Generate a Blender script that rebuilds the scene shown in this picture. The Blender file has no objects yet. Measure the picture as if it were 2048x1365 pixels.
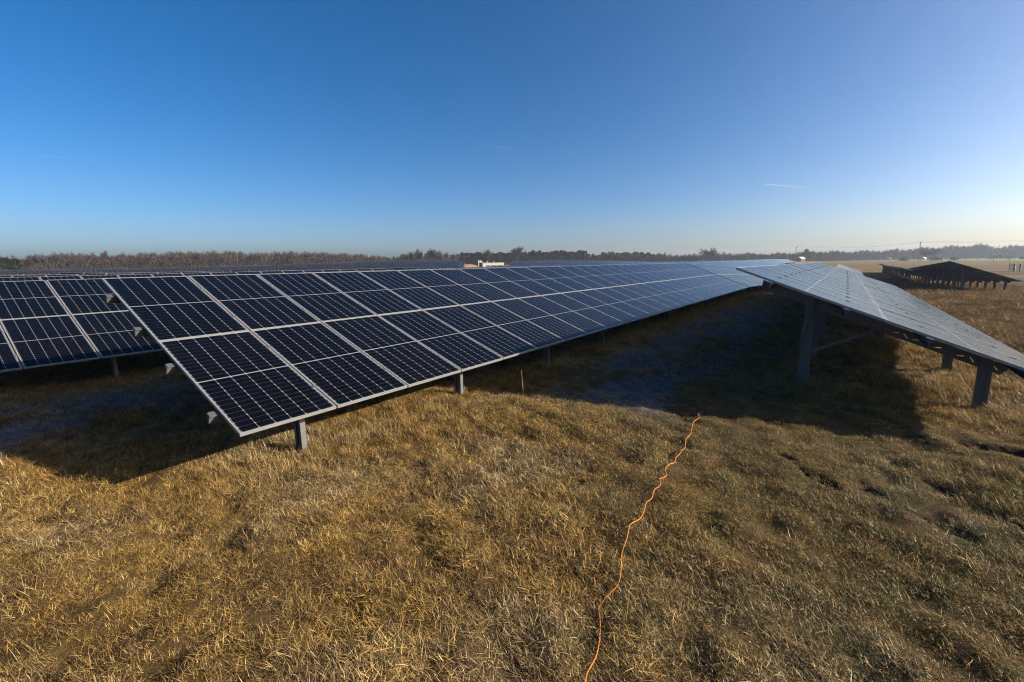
import bpy, math, random
import numpy as np
from mathutils import Vector, Matrix, geometry
sc = bpy.context.scene
COL = sc.collection
rng = np.random.RandomState(7)
random.seed(7)
PI = math.pi
# ------------------------------------------------------------------ camera, sky, sun, exposure
CZ = 2.25
FWD = Vector((0.79469952, 0.58262926, -0.17028158))
RIGHT = Vector((0.58918956, -0.80786592, -0.01443296))
DOWN = Vector((-0.14597375, -0.08885827, -0.98528974))
FPX = 905.5
cam = bpy.data.cameras.new('camera'); cam.sensor_width = 36; cam.lens = FPX/2048*36
cam.clip_start = 0.05; cam.clip_end = 60000
co = bpy.data.objects.new('camera', cam); COL.objects.link(co)
co.matrix_world = Matrix(((RIGHT.x, -DOWN.x, -FWD.x, 0), (RIGHT.y, -DOWN.y, -FWD.y, 0), (RIGHT.z, -DOWN.z, -FWD.z, CZ), (0, 0, 0, 1)))
sc.camera = co
SUN = Vector((1.2, -2.3, 1.0)).normalized()
SUN_EL = math.asin(SUN.z)
SKY_STRENGTH = 0.05
w = bpy.data.worlds.new('World'); sc.world = w; w.use_nodes = True
nt = w.node_tree; nt.nodes.clear()
sk = nt.nodes.new('ShaderNodeTexSky'); sk.sky_type = 'NISHITA'; sk.sun_disc = False
sk.sun_elevation = SUN_EL; sk.sun_rotation = math.atan2(SUN.x, SUN.y)
sk.altitude = 150; sk.air_density = 0.56; sk.dust_density = 2.7; sk.ozone_density = 0.0
bg = nt.nodes.new('ShaderNodeBackground'); bg.inputs[1].default_value = SKY_STRENGTH
ow = nt.nodes.new('ShaderNodeOutputWorld')
hs_ = nt.nodes.new('ShaderNodeHueSaturation'); hs_.inputs['Saturation'].default_value = 1.42
mu_ = nt.nodes.new('ShaderNodeMix'); mu_.data_type = 'RGBA'; mu_.blend_type = 'MULTIPLY'; mu_.inputs[0].default_value = 1.0
mu_.inputs[7].default_value = (.985, 1.085, 1.19, 1)      # white balance of the clear winter air
nt.links.new(sk.outputs[0], mu_.inputs[6]); nt.links.new(mu_.outputs[2], hs_.inputs['Color']); nt.links.new(hs_.outputs[0], bg.inputs[0]); nt.links.new(bg.outputs[0], ow.inputs[0])
sl = bpy.data.lights.new('sun', 'SUN'); sl.energy = 5.0; sl.angle = math.radians(0.53); sl.color = (1.0, 0.86, 0.70)
so = bpy.data.objects.new('sun', sl); COL.objects.link(so)
so.rotation_euler = SUN.to_track_quat('Z', 'Y').to_euler()
sc.view_settings.view_transform = 'Standard'; sc.view_settings.look = 'None'
sc.view_settings.exposure = 1.68; sc.view_settings.gamma = 1.0
sc.render.engine = 'CYCLES'
sc.cycles.use_denoising = True; sc.cycles.denoiser = 'OPENIMAGEDENOISE'; sc.cycles.denoising_prefilter = 'NONE'; sc.cycles.denoising_input_passes = 'RGB_ALBEDO_NORMAL'
sc.cycles.sample_clamp_indirect = 0.8; sc.cycles.filter_width = 1.2
sc.cycles.max_bounces = 6; sc.cycles.diffuse_bounces = 0; sc.cycles.glossy_bounces = 3
sc.cycles.transparent_max_bounces = 8; sc.cycles.volume_bounces = 0
sc.cycles.caustics_reflective = False; sc.cycles.caustics_refractive = False

# ------------------------------------------------------------------ measuring helpers
def ray(x, y):                                    # direction of a point measured in the 2048 px wide photo
    return (RIGHT*((x-1024)/FPX) + DOWN*((y-682.5)/FPX) + FWD)
def on_z(x, y, z):
    d = ray(x, y); t = (z-CZ)/d.z
    return Vector((d.x*t, d.y*t, z))
def theta_px(x):
    d = ray(x, 525); return math.atan2(d.y, d.x)
YAW = math.atan2(FWD.y, FWD.x)
def horizon(x): return 541-0.01465*x

# ------------------------------------------------------------------ terrain height
_vs = np.array([-500, 28, 36, 41, 48, 60, 75, 90, 130, 5000.]); _vv = np.array([0, 0, .12, .24, .45, .85, 1.2, 1.35, 1.3, 1.3])
_px = [-300, 0, 200, 400, 500, 600, 700, 800, 900, 945, 975, 1010, 1100, 1200, 1330, 1500, 1563, 1600, 1700, 2048, 2400]
_hp = [0, 0, -.5, .3, 2, 3, 6.2, 7.6, 7.2, 6, -4, 3.5, 3.6, 1.8, -3.5, -2, 0, -2, None, None, None]
_th, _am = [], []
for X_, h_ in zip(_px, _hp):
    t_ = theta_px(X_); _th.append(t_)
    _am.append(-0.5 if h_ is None else h_/905*220*math.cos(t_-YAW)+.15)
_o = np.argsort(_th); _th = np.array(_th)[_o]; _am = np.array(_am)[_o]
def ground_h(x, y):
    x = np.asarray(x, float); y = np.asarray(y, float)
    r = np.hypot(x, y); th = np.arctan2(y, x)
    dy = y-6.6
    s = x+np.where(dy > 0, .88*dy, .2*dy)
    v = (np.interp(s-3, _vs, _vv)+np.interp(s, _vs, _vv)*2+np.interp(s+3, _vs, _vv))/4
    af = np.interp(th, _th, _am)
    t = np.clip((r-85)/(230-85), 0, 1); wgt = t*t*(3-2*t)
    front = np.clip((x+0.4*r)/(0.5*r+1), 0, 1)
    return (-v*(1-wgt)+af*wgt)*front
def gz(x, y): return float(ground_h(x, y))
_wv = [(rng.uniform(.5, 5), rng.uniform(0, 2*PI), rng.uniform(0, 2*PI)) for _ in range(22)]
_wv2 = [(rng.uniform(6, 15), rng.uniform(0, 2*PI), rng.uniform(0, 2*PI)) for _ in range(14)]
def micro(x, y):
    z = 0
    for k, a, p in _wv: z = z+np.sin((x*math.cos(a)+y*math.sin(a))*k+p)*.011/(.4+k*.45)
    z = z*np.clip((70-np.hypot(x, y))/40, 0, 1); t = 0
    for k, a, p in _wv2: t = t+np.sin((x*math.cos(a)+y*math.sin(a))*k+p)
    return z+t*.0052*np.clip((26-np.hypot(x, y))/14, 0, 1)

RUTS_PX = [[(1568, 902), (1599, 926), (1630, 946), (1672, 973)],
           [(1713, 953), (1745, 975), (1770, 990), (1806, 1007), (1843, 1022), (1879, 1036), (1952, 1073)],
           [(1816, 931), (1843, 948), (1874, 958), (1906, 978), (1940, 997), (1989, 1014), (2048, 1039)],
           [(1892, 868), (1940, 877), (1989, 885), (2048, 897), (2120, 915)],
           [(1130, 935), (1150, 942), (1165, 952)], [(1765, 932), (1780, 940)]]
RUTS = [[on_z(*p, 0.03).to_2d() for p in r] for r in RUTS_PX]
def rut_dist(x, y):
    x = np.asarray(x, float); y = np.asarray(y, float)
    d = np.full(np.broadcast(x, y).shape, 9.0)
    wob = .035*np.sin(x*9+y*4)+.02*np.sin(x*23-y*17)
    for r in RUTS:
        for a, b in zip(r[:-1], r[1:]):
            ab = b-a; L2 = ab.length_squared
            t = np.clip(((x-a.x)*ab.x+(y-a.y)*ab.y)/L2, 0, 1)
            d = np.minimum(d, np.hypot(x-a.x-t*ab.x, y-a.y-t*ab.y))
    return d+wob

TH0, TH1 = theta_px(966), theta_px(934)      # the lane with the white building runs between these bearings
# ------------------------------------------------------------------ materials
def nmat(name):
    m = bpy.data.materials.new(name); m.use_nodes = True
    m.node_tree.nodes.clear(); return m, m.node_tree
class N:
    def __init__(s, t): s.t = t
    def new(s, typ, **k):
        n = s.t.nodes.new(typ)
        for a, b in k.items(): setattr(n, a, b)
        return n
    def link(s, a, b): s.t.links.new(a, b)
    def put(s, sock, v):
        if isinstance(v, bpy.types.NodeSocket): s.link(v, sock)
        else: sock.default_value = v
    def m(s, op, a, b=None, c=None, clamp=False):
        n = s.new('ShaderNodeMath', operation=op, use_clamp=clamp)
        s.put(n.inputs[0], a)
        if b is not None: s.put(n.inputs[1], b)
        if c is not None: s.put(n.inputs[2], c)
        return n.outputs[0]
    def mix(s, f, a, b):
        n = s.new('ShaderNodeMix', data_type='RGBA')
        s.put(n.inputs[0], f); s.put(n.inputs[6], a); s.put(n.inputs[7], b)
        return n.outputs[2]
    def noise(s, vec, scale, detail=3, rough=.55, dist=0.):
        n = s.new('ShaderNodeTexNoise'); n.inputs['Scale'].default_value = scale
        n.inputs['Detail'].default_value = detail; n.inputs['Roughness'].default_value = rough
        n.inputs['Distortion'].default_value = dist
        if vec is not None: s.link(vec, n.inputs['Vector'])
        return n.outputs[0]
    def ss(s, x, lo, hi):
        n = s.new('ShaderNodeMapRange', interpolation_type='SMOOTHSTEP')
        s.put(n.inputs[0], x); s.put(n.inputs[1], lo); s.put(n.inputs[2], hi)
        return n.outputs[0]
    def out(s, sh):
        o = s.new('ShaderNodeOutputMaterial'); s.link(sh, o.inputs[0])
    def pri(s, col, rough=.6, metal=0., bump=None, bs=.3, bd=.01, **k):
        p = s.new('ShaderNodeBsdfPrincipled')
        s.put(p.inputs['Base Color'], col if isinstance(col, bpy.types.NodeSocket) else (*col[:3], 1))
        s.put(p.inputs['Roughness'], rough); p.inputs['Metallic'].default_value = metal
        for a, b in k.items(): s.put(p.inputs[a.replace('_', ' ')], b)
        if bump is not None:
            b_ = s.new('ShaderNodeBump'); b_.inputs['Strength'].default_value = bs; b_.inputs['Distance'].default_value = bd
            s.link(bump, b_.inputs['Height']); s.link(b_.outputs[0], p.inputs['Normal'])
        return p.outputs[0]

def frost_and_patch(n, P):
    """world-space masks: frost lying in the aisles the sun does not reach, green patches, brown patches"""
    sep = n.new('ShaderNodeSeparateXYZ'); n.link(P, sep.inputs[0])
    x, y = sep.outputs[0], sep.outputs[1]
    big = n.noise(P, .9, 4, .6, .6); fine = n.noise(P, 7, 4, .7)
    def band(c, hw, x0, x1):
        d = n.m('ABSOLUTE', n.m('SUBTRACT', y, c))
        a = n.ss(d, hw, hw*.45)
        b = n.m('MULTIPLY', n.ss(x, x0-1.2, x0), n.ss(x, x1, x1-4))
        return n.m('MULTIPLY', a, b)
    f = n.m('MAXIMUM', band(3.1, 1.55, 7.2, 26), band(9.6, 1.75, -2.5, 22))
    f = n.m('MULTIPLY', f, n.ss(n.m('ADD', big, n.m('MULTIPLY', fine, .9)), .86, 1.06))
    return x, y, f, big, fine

# dry grass colour shared by blades and ground so they agree from far
def straw_colour(n, P, rnd, isblade):
    x, y, f, big, fine = frost_and_patch(n, P)
    pale = (.41, .31, .155, 1); gold = (.36, .225, .058, 1); brown = (0.1598, 0.0986, 0.0408, 1); green = (0.085, 0.0952, 0.0204, 1)
    a = n.noise(P, .55, 3, .6); b = n.noise(P, 1.7, 4, .65)
    c = n.mix(n.ss(a, .42, .68), gold, pale)
    c = n.mix(n.ss(n.m('ADD', b, n.m('MULTIPLY', n.m('SUBTRACT', rnd, .5), .5)), .45, .70), c, brown)
    # more green towards the mown strip on the right
    side = n.ss(n.m('SUBTRACT', x, n.m('MULTIPLY', y, 1.4)), -1.5, 5.0)
    side = n.m('MULTIPLY', side, n.ss(x, 9.0, 7.0))
    c = n.mix(n.m('MULTIPLY', side, .42), c, brown)
    rb = n.m('MULTIPLY', n.ss(x, 10.5, 13.5), n.ss(y, -2.2, -3.6)); c = n.mix(n.m('MULTIPLY', rb, n.ss(n.noise(P, .35, 4, .7), .25, .6)), c, brown)
    gthr = n.m('SUBTRACT', .78, n.m('MULTIPLY', side, .30))
    gm = n.ss(n.m('ADD', n.noise(P, 2.3, 4, .7), n.m('MULTIPLY', n.m('SUBTRACT', rnd, .5), .5)), gthr, n.m('ADD', gthr, .12))
    c = n.mix(gm, c, green)
    # golden standing grass near the posts
    return c, f, side

def make_grass_mat():
    m, t = nmat('dry_grass'); n = N(t)
    g = n.new('ShaderNodeNewGeometry'); P = g.outputs['Position']
    oi = n.new('ShaderNodeObjectInfo')
    va = n.new('ShaderNodeAttribute', attribute_name='tint')
    rnd = n.m('FRACT', n.m('ADD', oi.outputs['Random'], va.outputs['Fac']))
    c, f, side = straw_colour(n, P, rnd, True)
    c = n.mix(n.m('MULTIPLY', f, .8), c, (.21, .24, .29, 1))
    hsv = n.new('ShaderNodeHueSaturation'); n.link(c, hsv.inputs['Color'])
    n.link(n.m('ADD', .30, n.m('MULTIPLY', n.m('POWER', va.outputs['Fac'], 2.1), 1.40)), hsv.inputs['Value'])
    hs2 = n.new('ShaderNodeHueSaturation'); n.link(hsv.outputs[0], hs2.inputs['Color'])
    n.link(n.m('ADD', .62, n.m('MULTIPLY', n.ss(n.m('ADD', n.noise(P, 6.5, 3, .6), n.m('MULTIPLY', oi.outputs['Random'], .22)), .38, .78), .62)), hs2.inputs['Value'])
    c = hs2.outputs[0]
    d = n.new('ShaderNodeBsdfDiffuse'); n.link(c, d.inputs[0])
    tr = n.new('ShaderNodeBsdfTranslucent'); n.link(c, tr.inputs[0])
    gl = n.new('ShaderNodeBsdfGlossy'); gl.inputs['Roughness'].default_value = .45; gl.inputs[0].default_value = (.8, .75, .66, 1)
    mx = n.new('ShaderNodeMixShader'); mx.inputs[0].default_value = .22
    n.link(d.outputs[0], mx.inputs[1]); n.link(tr.outputs[0], mx.inputs[2])
    m2 = n.new('ShaderNodeMixShader'); m2.inputs[0].default_value = .035
    n.link(mx.outputs[0], m2.inputs[1]); n.link(gl.outputs[0], m2.inputs[2])
    n.out(m2.outputs[0]); return m

def make_ground_mat():
    m, t = nmat('field_ground'); n = N(t)
    g = n.new('ShaderNodeNewGeometry'); P = g.outputs['Position']
    fine = n.noise(P, 16, 5, .75, .5)
    c, f, side = straw_colour(n, P, fine, False)
    sep = n.new('ShaderNodeSeparateXYZ'); n.link(P, sep.inputs[0]); x, y = sep.outputs[0], sep.outputs[1]
    r = n.m('SQRT', n.m('ADD', n.m('MULTIPLY', x, x), n.m('MULTIPLY', y, y)))
    soil = n.mix(fine, (0.01088, 0.00748, 0.00408, 1), (0.0374, 0.02584, 0.0136, 1))
    near = n.ss(r, 14, 60)
    turf = n.mix(n.ss(n.noise(P, 5, 5, .8, 1.), .38, .62), n.mix(.35, soil, c), c)
    hs = n.new('ShaderNodeHueSaturation'); n.link(turf, hs.inputs['Color']); hs.inputs['Value'].default_value = .62
    base = n.mix(near, n.mix(.16, soil, c), hs.outputs[0])
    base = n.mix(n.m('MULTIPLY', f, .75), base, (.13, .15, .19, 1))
    # bare ruts
    rd = n.new('ShaderNodeAttribute', attribute_name='rut')
    base = n.mix(rd.outputs['Fac'], base, soil)
    # far country, world-space: ploughed strips right, sandy bank by the white building, green crop beyond the fence
    strip = n.noise(None, 1, 3); 
    cmb = n.new('ShaderNodeCombineXYZ')          # long cultivation strips running roughly across the view
    n.link(n.m('ADD', n.m('MULTIPLY', x, .105), n.m('MULTIPLY', y, .062)), cmb.inputs[0])
    n.link(n.m('SUBTRACT', n.m('MULTIPLY', x, .0075), n.m('MULTIPLY', y, .0105)), cmb.inputs[1])
    st = n.noise(cmb.outputs[0], 1.1, 4, .6, .2)
    plough = n.mix(n.noise(P, .8, 4, .7), (0.01496, 0.01156, 0.00884, 1), (0.0476, 0.034, 0.02312, 1))
    tan = n.mix(n.noise(P, .25, 4, .7), (.075, .048, .019, 1), (.135, .092, .040, 1))
    farc = n.mix(n.ss(st, .44, .62), tan, n.mix(.8, tan, plough))
    farm = n.m('MULTIPLY', n.ss(x, 95, 108), n.ss(y, 20, 8))
    base = n.mix(farm, base, farc)
    pm = n.m('MULTIPLY', n.m('MULTIPLY', n.ss(x, 50, 56), n.ss(x, 104, 99)), n.ss(n.m('ADD', y, n.m('MULTIPLY', x, .03)), -12.2, -13.4))
    base = n.mix(pm, base, plough)
    sand = n.mix(n.noise(P, .3, 4, .7), (0.204, 0.1156, 0.0578, 1), (0.2584, 0.1632, 0.0884, 1))
    th = n.m('ARCTAN2', y, x)
    sm = n.m('MULTIPLY', n.m('MULTIPLY', n.ss(th, TH0-.012, TH0), n.ss(th, TH1+.01, TH1)), n.m('MULTIPLY', n.ss(r, 100, 110), n.ss(r, 300, 280)))
    base = n.mix(sm, base, sand)
    # fence line from (440,0) to (293,-64): signed distance
    nx, ny = 64., -147.; L = math.hypot(nx, ny)
    sd = n.m('DIVIDE', n.m('ADD', n.m('MULTIPLY', n.m('SUBTRACT', x, 440), nx), n.m('MULTIPLY', y, ny)), L)
    crop = n.mix(n.noise(P, .05, 4, .6), (0.0578, 0.0952, 0.0238, 1), (0.1156, 0.1394, 0.0442, 1))
    cropm = n.m('MULTIPLY', n.ss(sd, 4, 10), n.m('MULTIPLY', n.ss(x, 120, 150), n.ss(y, 60, 30)))
    base = n.mix(cropm, base, crop)
    ditch = n.m('MULTIPLY', n.ss(n.m('ABSOLUTE', sd), 6.5, 4.5), n.ss(y, 60, 20))
    ditch = n.m('MULTIPLY', ditch, n.ss(x, 200, 220))
    base = n.mix(ditch, base, (0.034, 0.0272, 0.02176, 1))  # dark strip of colour along the fence line
    base = n.mix(n.ss(r, 950, 1200), base, n.mix(n.noise(P, .01, 3), (0.1428, 0.1156, 0.0782, 1), (0.1836, 0.1564, 0.1156, 1)))
    bump = n.m('ADD', fine, n.m('MULTIPLY', n.noise(P, 60, 4, .8), .5))
    n.out(n.pri(base, .95, bump=bump, bs=.8, bd=.05, Specular_IOR_Level=.1)); return m

CW, CL = 1.0462, 2.094     # module width and length
def make_cell_mat(name='solar_glass', rlo=.15, lk=1.):
    m, t = nmat(name); n = N(t)
    uv = n.new('ShaderNodeUVMap'); uv.uv_map = 'UVMap'
    sep = n.new('ShaderNodeSeparateXYZ'); n.link(uv.outputs[0], sep.inputs[0])
    u, v = sep.outputs[0], sep.outputs[1]               # metres across / along one module's glass
    mg = .014; W_, L_ = CW-.022, CL-.022
    cw = (W_-2*mg)/6; half = (L_-2*mg-.018)/2; ch = half/12
    uu = n.m('DIVIDE', n.m('SUBTRACT', u, mg), cw)
    du = n.m('MULTIPLY', n.m('ABSOLUTE', n.m('SUBTRACT', n.m('FRACT', n.m('ADD', uu, .5)), .5)), cw)
    # fold the module about its middle
    vf = n.m('SUBTRACT', n.m('ABSOLUTE', n.m('SUBTRACT', v, L_/2)), .009)
    vv = n.m('DIVIDE', vf, ch)
    dv = n.m('MULTIPLY', n.m('ABSOLUTE', n.m('SUBTRACT', n.m('FRACT', n.m('ADD', vv, .5)), .5)), ch)
    colline = n.ss(du, .0020, .0011)
    dia = n.ss(n.m('ADD', du, dv), .0120, .0095)
    rowline = n.m('MULTIPLY', n.ss(dv, .0016, .0007), .26)
    mid = n.ss(vf, .0, -.003)
    edge = n.m('MAXIMUM', n.m('MAXIMUM', n.ss(u, mg*.55, mg*.35), n.ss(u, W_-mg*.55, W_-mg*.35)),
               n.m('MAXIMUM', n.ss(v, mg*.55, mg*.35), n.ss(v, L_-mg*.55, L_-mg*.35)))
    line = n.m('MAXIMUM', n.m('MAXIMUM', colline, dia), n.m('MAXIMUM', rowline, n.m('MAXIMUM', mid, edge)))
    # faint busbars along the module
    bb = n.m('MULTIPLY', n.m('ABSOLUTE', n.m('SUBTRACT', n.m('FRACT', n.m('MULTIPLY', uu, 9)), .5)), cw/9)
    bus = n.m('MULTIPLY', n.ss(bb, .0006, .0002), .12)
    oi = n.new('ShaderNodeObjectInfo')
    g = n.new('ShaderNodeNewGeometry')
    tone = n.mix(oi.outputs['Random'], (.0004, .0005, .0012, 1), (.0008, .0009, .0020, 1))
    c = n.mix(n.m('MAXIMUM', line, bus), tone, (.150*lk, .158*lk, .175*lk, 1))
    dust = n.noise(g.outputs['Position'], 1.6, 4, .7)
    c = n.mix(n.m('MULTIPLY', n.m('ADD', n.ss(dust, .45, .9), n.m('MULTIPLY', n.ss(v, .10, .0), 1.2)), .0016), c, (.30, .27, .23, 1))
    rough = n.m('ADD', rlo, n.m('MULTIPLY', dust, .08))
    n.out(n.pri(c, rough, IOR=1.22, Specular_IOR_Level=.5)); return m

def simple(name, col, rough=.6, metal=0., var=.12, scale=8, bd=.003):
    m, t = nmat(name); n = N(t)
    col = tuple(.70*c for c in col)          # overall reflectance level of painted and metal things
    tc = n.new('ShaderNodeTexCoord')
    a = n.noise(tc.outputs['Object'], scale, 4, .65)
    lo = tuple(max(0, c*(1-var)) for c in col)+(1,); hi = tuple(min(1, c*(1+var)) for c in col)+(1,)
    c = n.mix(n.ss(a, .3, .7), lo, hi)
    n.out(n.pri(c, n.m('ADD', rough-.06, n.m('MULTIPLY', a, .12)), metal, bump=a, bs=.25, bd=bd)); return m

M = {}
M['cell'] = make_cell_mat(); M['cellfar'] = make_cell_mat('solar_glass_far_dim', .06, .5)  # distant copy: smoother, cell lines darkened so far rows look less lit
M['alu'] = simple('anodised_aluminium', (.42, .42, .43), .38, .55, .05, 5, .001)
M['alufar'] = simple('aluminium_far_darkened', (.26, .26, .27), .45, .5, .05, 5, .001)  # same aluminium in a darker colour, so distant frames look less sunlit
M['back'] = simple('white_backsheet', (.38, .385, .40), .6, 0, .05)
def galv():
    m, t = nmat('galvanised_steel'); n = N(t)
    tc = n.new('ShaderNodeTexCoord')
    vo = n.new('ShaderNodeTexVoronoi'); vo.inputs['Scale'].default_value = 45; n.link(tc.outputs['Object'], vo.inputs['Vector'])
    a = n.noise(tc.outputs['Object'], 4, 5, .7)
    c = n.mix(n.m('ADD', n.m('MULTIPLY', vo.outputs['Distance'], .5), n.m('MULTIPLY', a, .5)), (0.0612, 0.06426, 0.07038, 1), (0.1285, 0.1346, 0.1438, 1))
    c = n.mix(n.ss(a, .62, .8), c, (0.1469, 0.1346, 0.1224, 1))
    n.out(n.pri(c, n.m('ADD', .38, n.m('MULTIPLY', a, .2)), .45)); return m
M['galv'] = galv()
M['clamp'] = simple('clamp_metal', (.30, .31, .33), .4, .7)
M['grass'] = make_grass_mat()
M['ground'] = make_ground_mat()
M['cord'] = simple('orange_rubber', (.48, .145, .002), .7, 0, .08, 3)
M['white'] = simple('white_render', (.36, .34, .295), .7, 0, .04, 1.5)
M['greywin'] = simple('window_glass', (.10, .11, .11), .15, 0, .2, 1)
M['roofgrey'] = simple('grey_roof', (.30, .31, .32), .7, 0, .1, 1)
M['paleroof'] = simple('pale_metal_roof', (.62, .64, .66), .5, 0, .05, 1)
M['brick'] = simple('brown_boards', (.16, .11, .085), .8, 0, .15, 1)
M['wood'] = simple('weathered_wood', (.12, .10, .085), .85, 0, .2, 3)
M['conc'] = simple('concrete', (.42, .41, .39), .85, 0, .1, 4)
M['dark'] = simple('dark_plastic', (.03, .032, .035), .5, 0, .1, 4)
M['vanwhite'] = simple('white_paint', (.75, .77, .78), .3, 0, .03, 2)
M['tyre'] = simple('tyre_rubber', (.02, .02, .02), .8)
M['iron'] = simple('fence_steel', (.13, .13, .13), .7, 0)
def barkmat(name, lo, hi):
    m, t = nmat(name); n = N(t)
    tc = n.new('ShaderNodeTexCoord'); oi = n.new('ShaderNodeObjectInfo')
    a = n.noise(tc.outputs['Object'], .5, 4, .7)
    c = n.mix(n.m('ADD', n.m('MULTIPLY', a, .6), n.m('MULTIPLY', oi.outputs['Random'], .4)), (*[.70*c for c in lo], 1), (*[.70*c for c in hi], 1))
    n.out(n.pri(c, .9, Specular_IOR_Level=.1)); return m
M['twig'] = barkmat('winter_twigs', (.044, .037, .035), (.108, .087, .078))
M['bark'] = barkmat('grey_bark', (.06, .055, .05), (.13, .12, .105))
M['needle'] = barkmat('pine_needles', (.012, .021, .013), (.036, .050, .024))
M['thicket'] = barkmat('thicket_twigs', (.038, .029, .026), (.088, .066, .055))

# ------------------------------------------------------------------ mesh helpers
class MB:
    def __init__(s): s.v = []; s.f = []; s.m = []; s.uv = []
    def quad(s, a, b, c, d, m=0, uv=None):
        i = len(s.v); s.v += [tuple(a), tuple(b), tuple(c), tuple(d)]; s.f.append((i, i+1, i+2, i+3)); s.m.append(m); s.uv.append(uv)
    def poly(s, pts, m=0):
        i = len(s.v); s.v += [tuple(p) for p in pts]; s.f.append(tuple(range(i, i+len(pts)))); s.m.append(m); s.uv.append(None)
    def box(s, o, ax, ay, az, m=0, skip=()):
        """box from corner o with edge vectors ax, ay, az (right-handed)"""
        o = Vector(o); ax = Vector(ax); ay = Vector(ay); az = Vector(az)
        i = len(s.v)
        P = [o, o+ax, o+ax+ay, o+ay, o+az, o+ax+az, o+ax+ay+az, o+ay+az]
        s.v += [tuple(p) for p in P]
        F = [(0, 3, 2, 1), (4, 5, 6, 7), (0, 1, 5, 4), (1, 2, 6, 5), (2, 3, 7, 6), (3, 0, 4, 7)]
        for k, f in enumerate(F):
            if k in skip: continue
            s.f.append(tuple(i+q for q in f)); s.m.append(m); s.uv.append(None)
    def cbox(s, x0, x1, y0, y1, z0, z1, m=0): s.box((x0, y0, z0), (x1-x0, 0, 0), (0, y1-y0, 0), (0, 0, z1-z0), m)
    def tube(s, pts, rad, n=6, m=0, cap=True):
        pts = [Vector(p) for p in pts]; i0 = len(s.v)
        up = Vector((0, 0, 1))
        for k, p in enumerate(pts):
            t = (pts[min(k+1, len(pts)-1)]-pts[max(k-1, 0)]).normalized()
            a = t.cross(up)
            if a.length < .05: a = t.cross(Vector((1, 0, 0)))
            a.normalize(); b = a.cross(t)
            r = rad[k] if isinstance(rad, (list, tuple)) else rad
            for q in range(n):
                an = 2*PI*q/n
                s.v.append(tuple(p+a*(r*math.cos(an))+b*(r*math.sin(an))))
        for k in range(len(pts)-1):
            for q in range(n):
                a_ = i0+k*n+q; b_ = i0+k*n+(q+1) % n
                s.f.append((a_, a_+n, b_+n, b_)); s.m.append(m); s.uv.append(None)
        if cap:
            s.f.append(tuple(i0+q for q in range(n))); s.m.append(m); s.uv.append(None)
            e = i0+(len(pts)-1)*n
            s.f.append(tuple(e+n-1-q for q in range(n))); s.m.append(m); s.uv.append(None)
    def mesh(s, name, mats, smooth=False):
        me = bpy.data.meshes.new(name); me.from_pydata(s.v, [], s.f)
        for m in (mats if isinstance(mats, (list, tuple)) else [mats]): me.materials.append(m)
        me.polygons.foreach_set('material_index', s.m)
        if any(u is not None for u in s.uv):
            l = me.uv_layers.new(name='UVMap')
            for p, u in zip(me.polygons, s.uv):
                if u is not None:
                    for li, c in zip(p.loop_indices, u): l.data[li].uv = c
        if smooth: me.polygons.foreach_set('use_smooth', [True]*len(me.polygons))
        me.update(); return me
def obj(name, me, parent=None, loc=None, label=None, cat=None, group=None, kind=None):
    o = bpy.data.objects.new(name, me); COL.objects.link(o)
    if parent: o.parent = parent
    if loc is not None: o.location = loc
    if label: o['label'] = label
    if cat: o['category'] = cat
    if group: o['group'] = group
    if kind: o['kind'] = kind
    return o

# ------------------------------------------------------------------ ground
def axis(a, b, st, lim, ratio=1.13):
    mid = list(np.arange(a, b, st)); up = [mid[-1]]; s = st
    while up[-1] < lim: s = min(s*ratio, 250); up.append(up[-1]+s)
    dn = [mid[0]]; s = st
    while dn[-1] > -lim*.6: s = min(s*ratio, 250); dn.append(dn[-1]-s)
    return np.array(dn[:0:-1]+mid+up[1:])
gx = axis(-1.5, 15, .055, 6000, 1.06); gy = axis(-6, 9.5, .055, 5000, 1.06)
XX, YY = np.meshgrid(gx, gy, indexing='ij')
RD = rut_dist(XX, YY)
rut = np.clip(1-(RD-.03)/.05, 0, 1)
ZZ = ground_h(XX, YY)+micro(XX, YY)-.045*rut-.02
nx_, ny_ = XX.shape
idx = np.arange(nx_*ny_).reshape(nx_, ny_)
F = np.stack([idx[:-1, :-1], idx[1:, :-1], idx[1:, 1:], idx[:-1, 1:]], -1).reshape(-1, 4)
me = bpy.data.meshes.new('ground')
me.vertices.add(nx_*ny_); me.vertices.foreach_set('co', np.stack([XX, YY, ZZ], -1).ravel())
me.loops.add(F.size); me.loops.foreach_set('vertex_index', F.ravel())
me.polygons.add(len(F)); me.polygons.foreach_set('loop_start', np.arange(len(F))*4); me.polygons.foreach_set('loop_total', np.full(len(F), 4))
me.update(calc_edges=True)
at = me.attributes.new('rut', 'FLOAT', 'POINT'); at.data.foreach_set('value', rut.ravel())
me.polygons.foreach_set('use_smooth', [True]*len(F)); me.materials.append(M['ground'])
obj('ground', me, kind='structure', label='dry grassy field with brown soil, frost in the shaded aisles and fields beyond')

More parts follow.
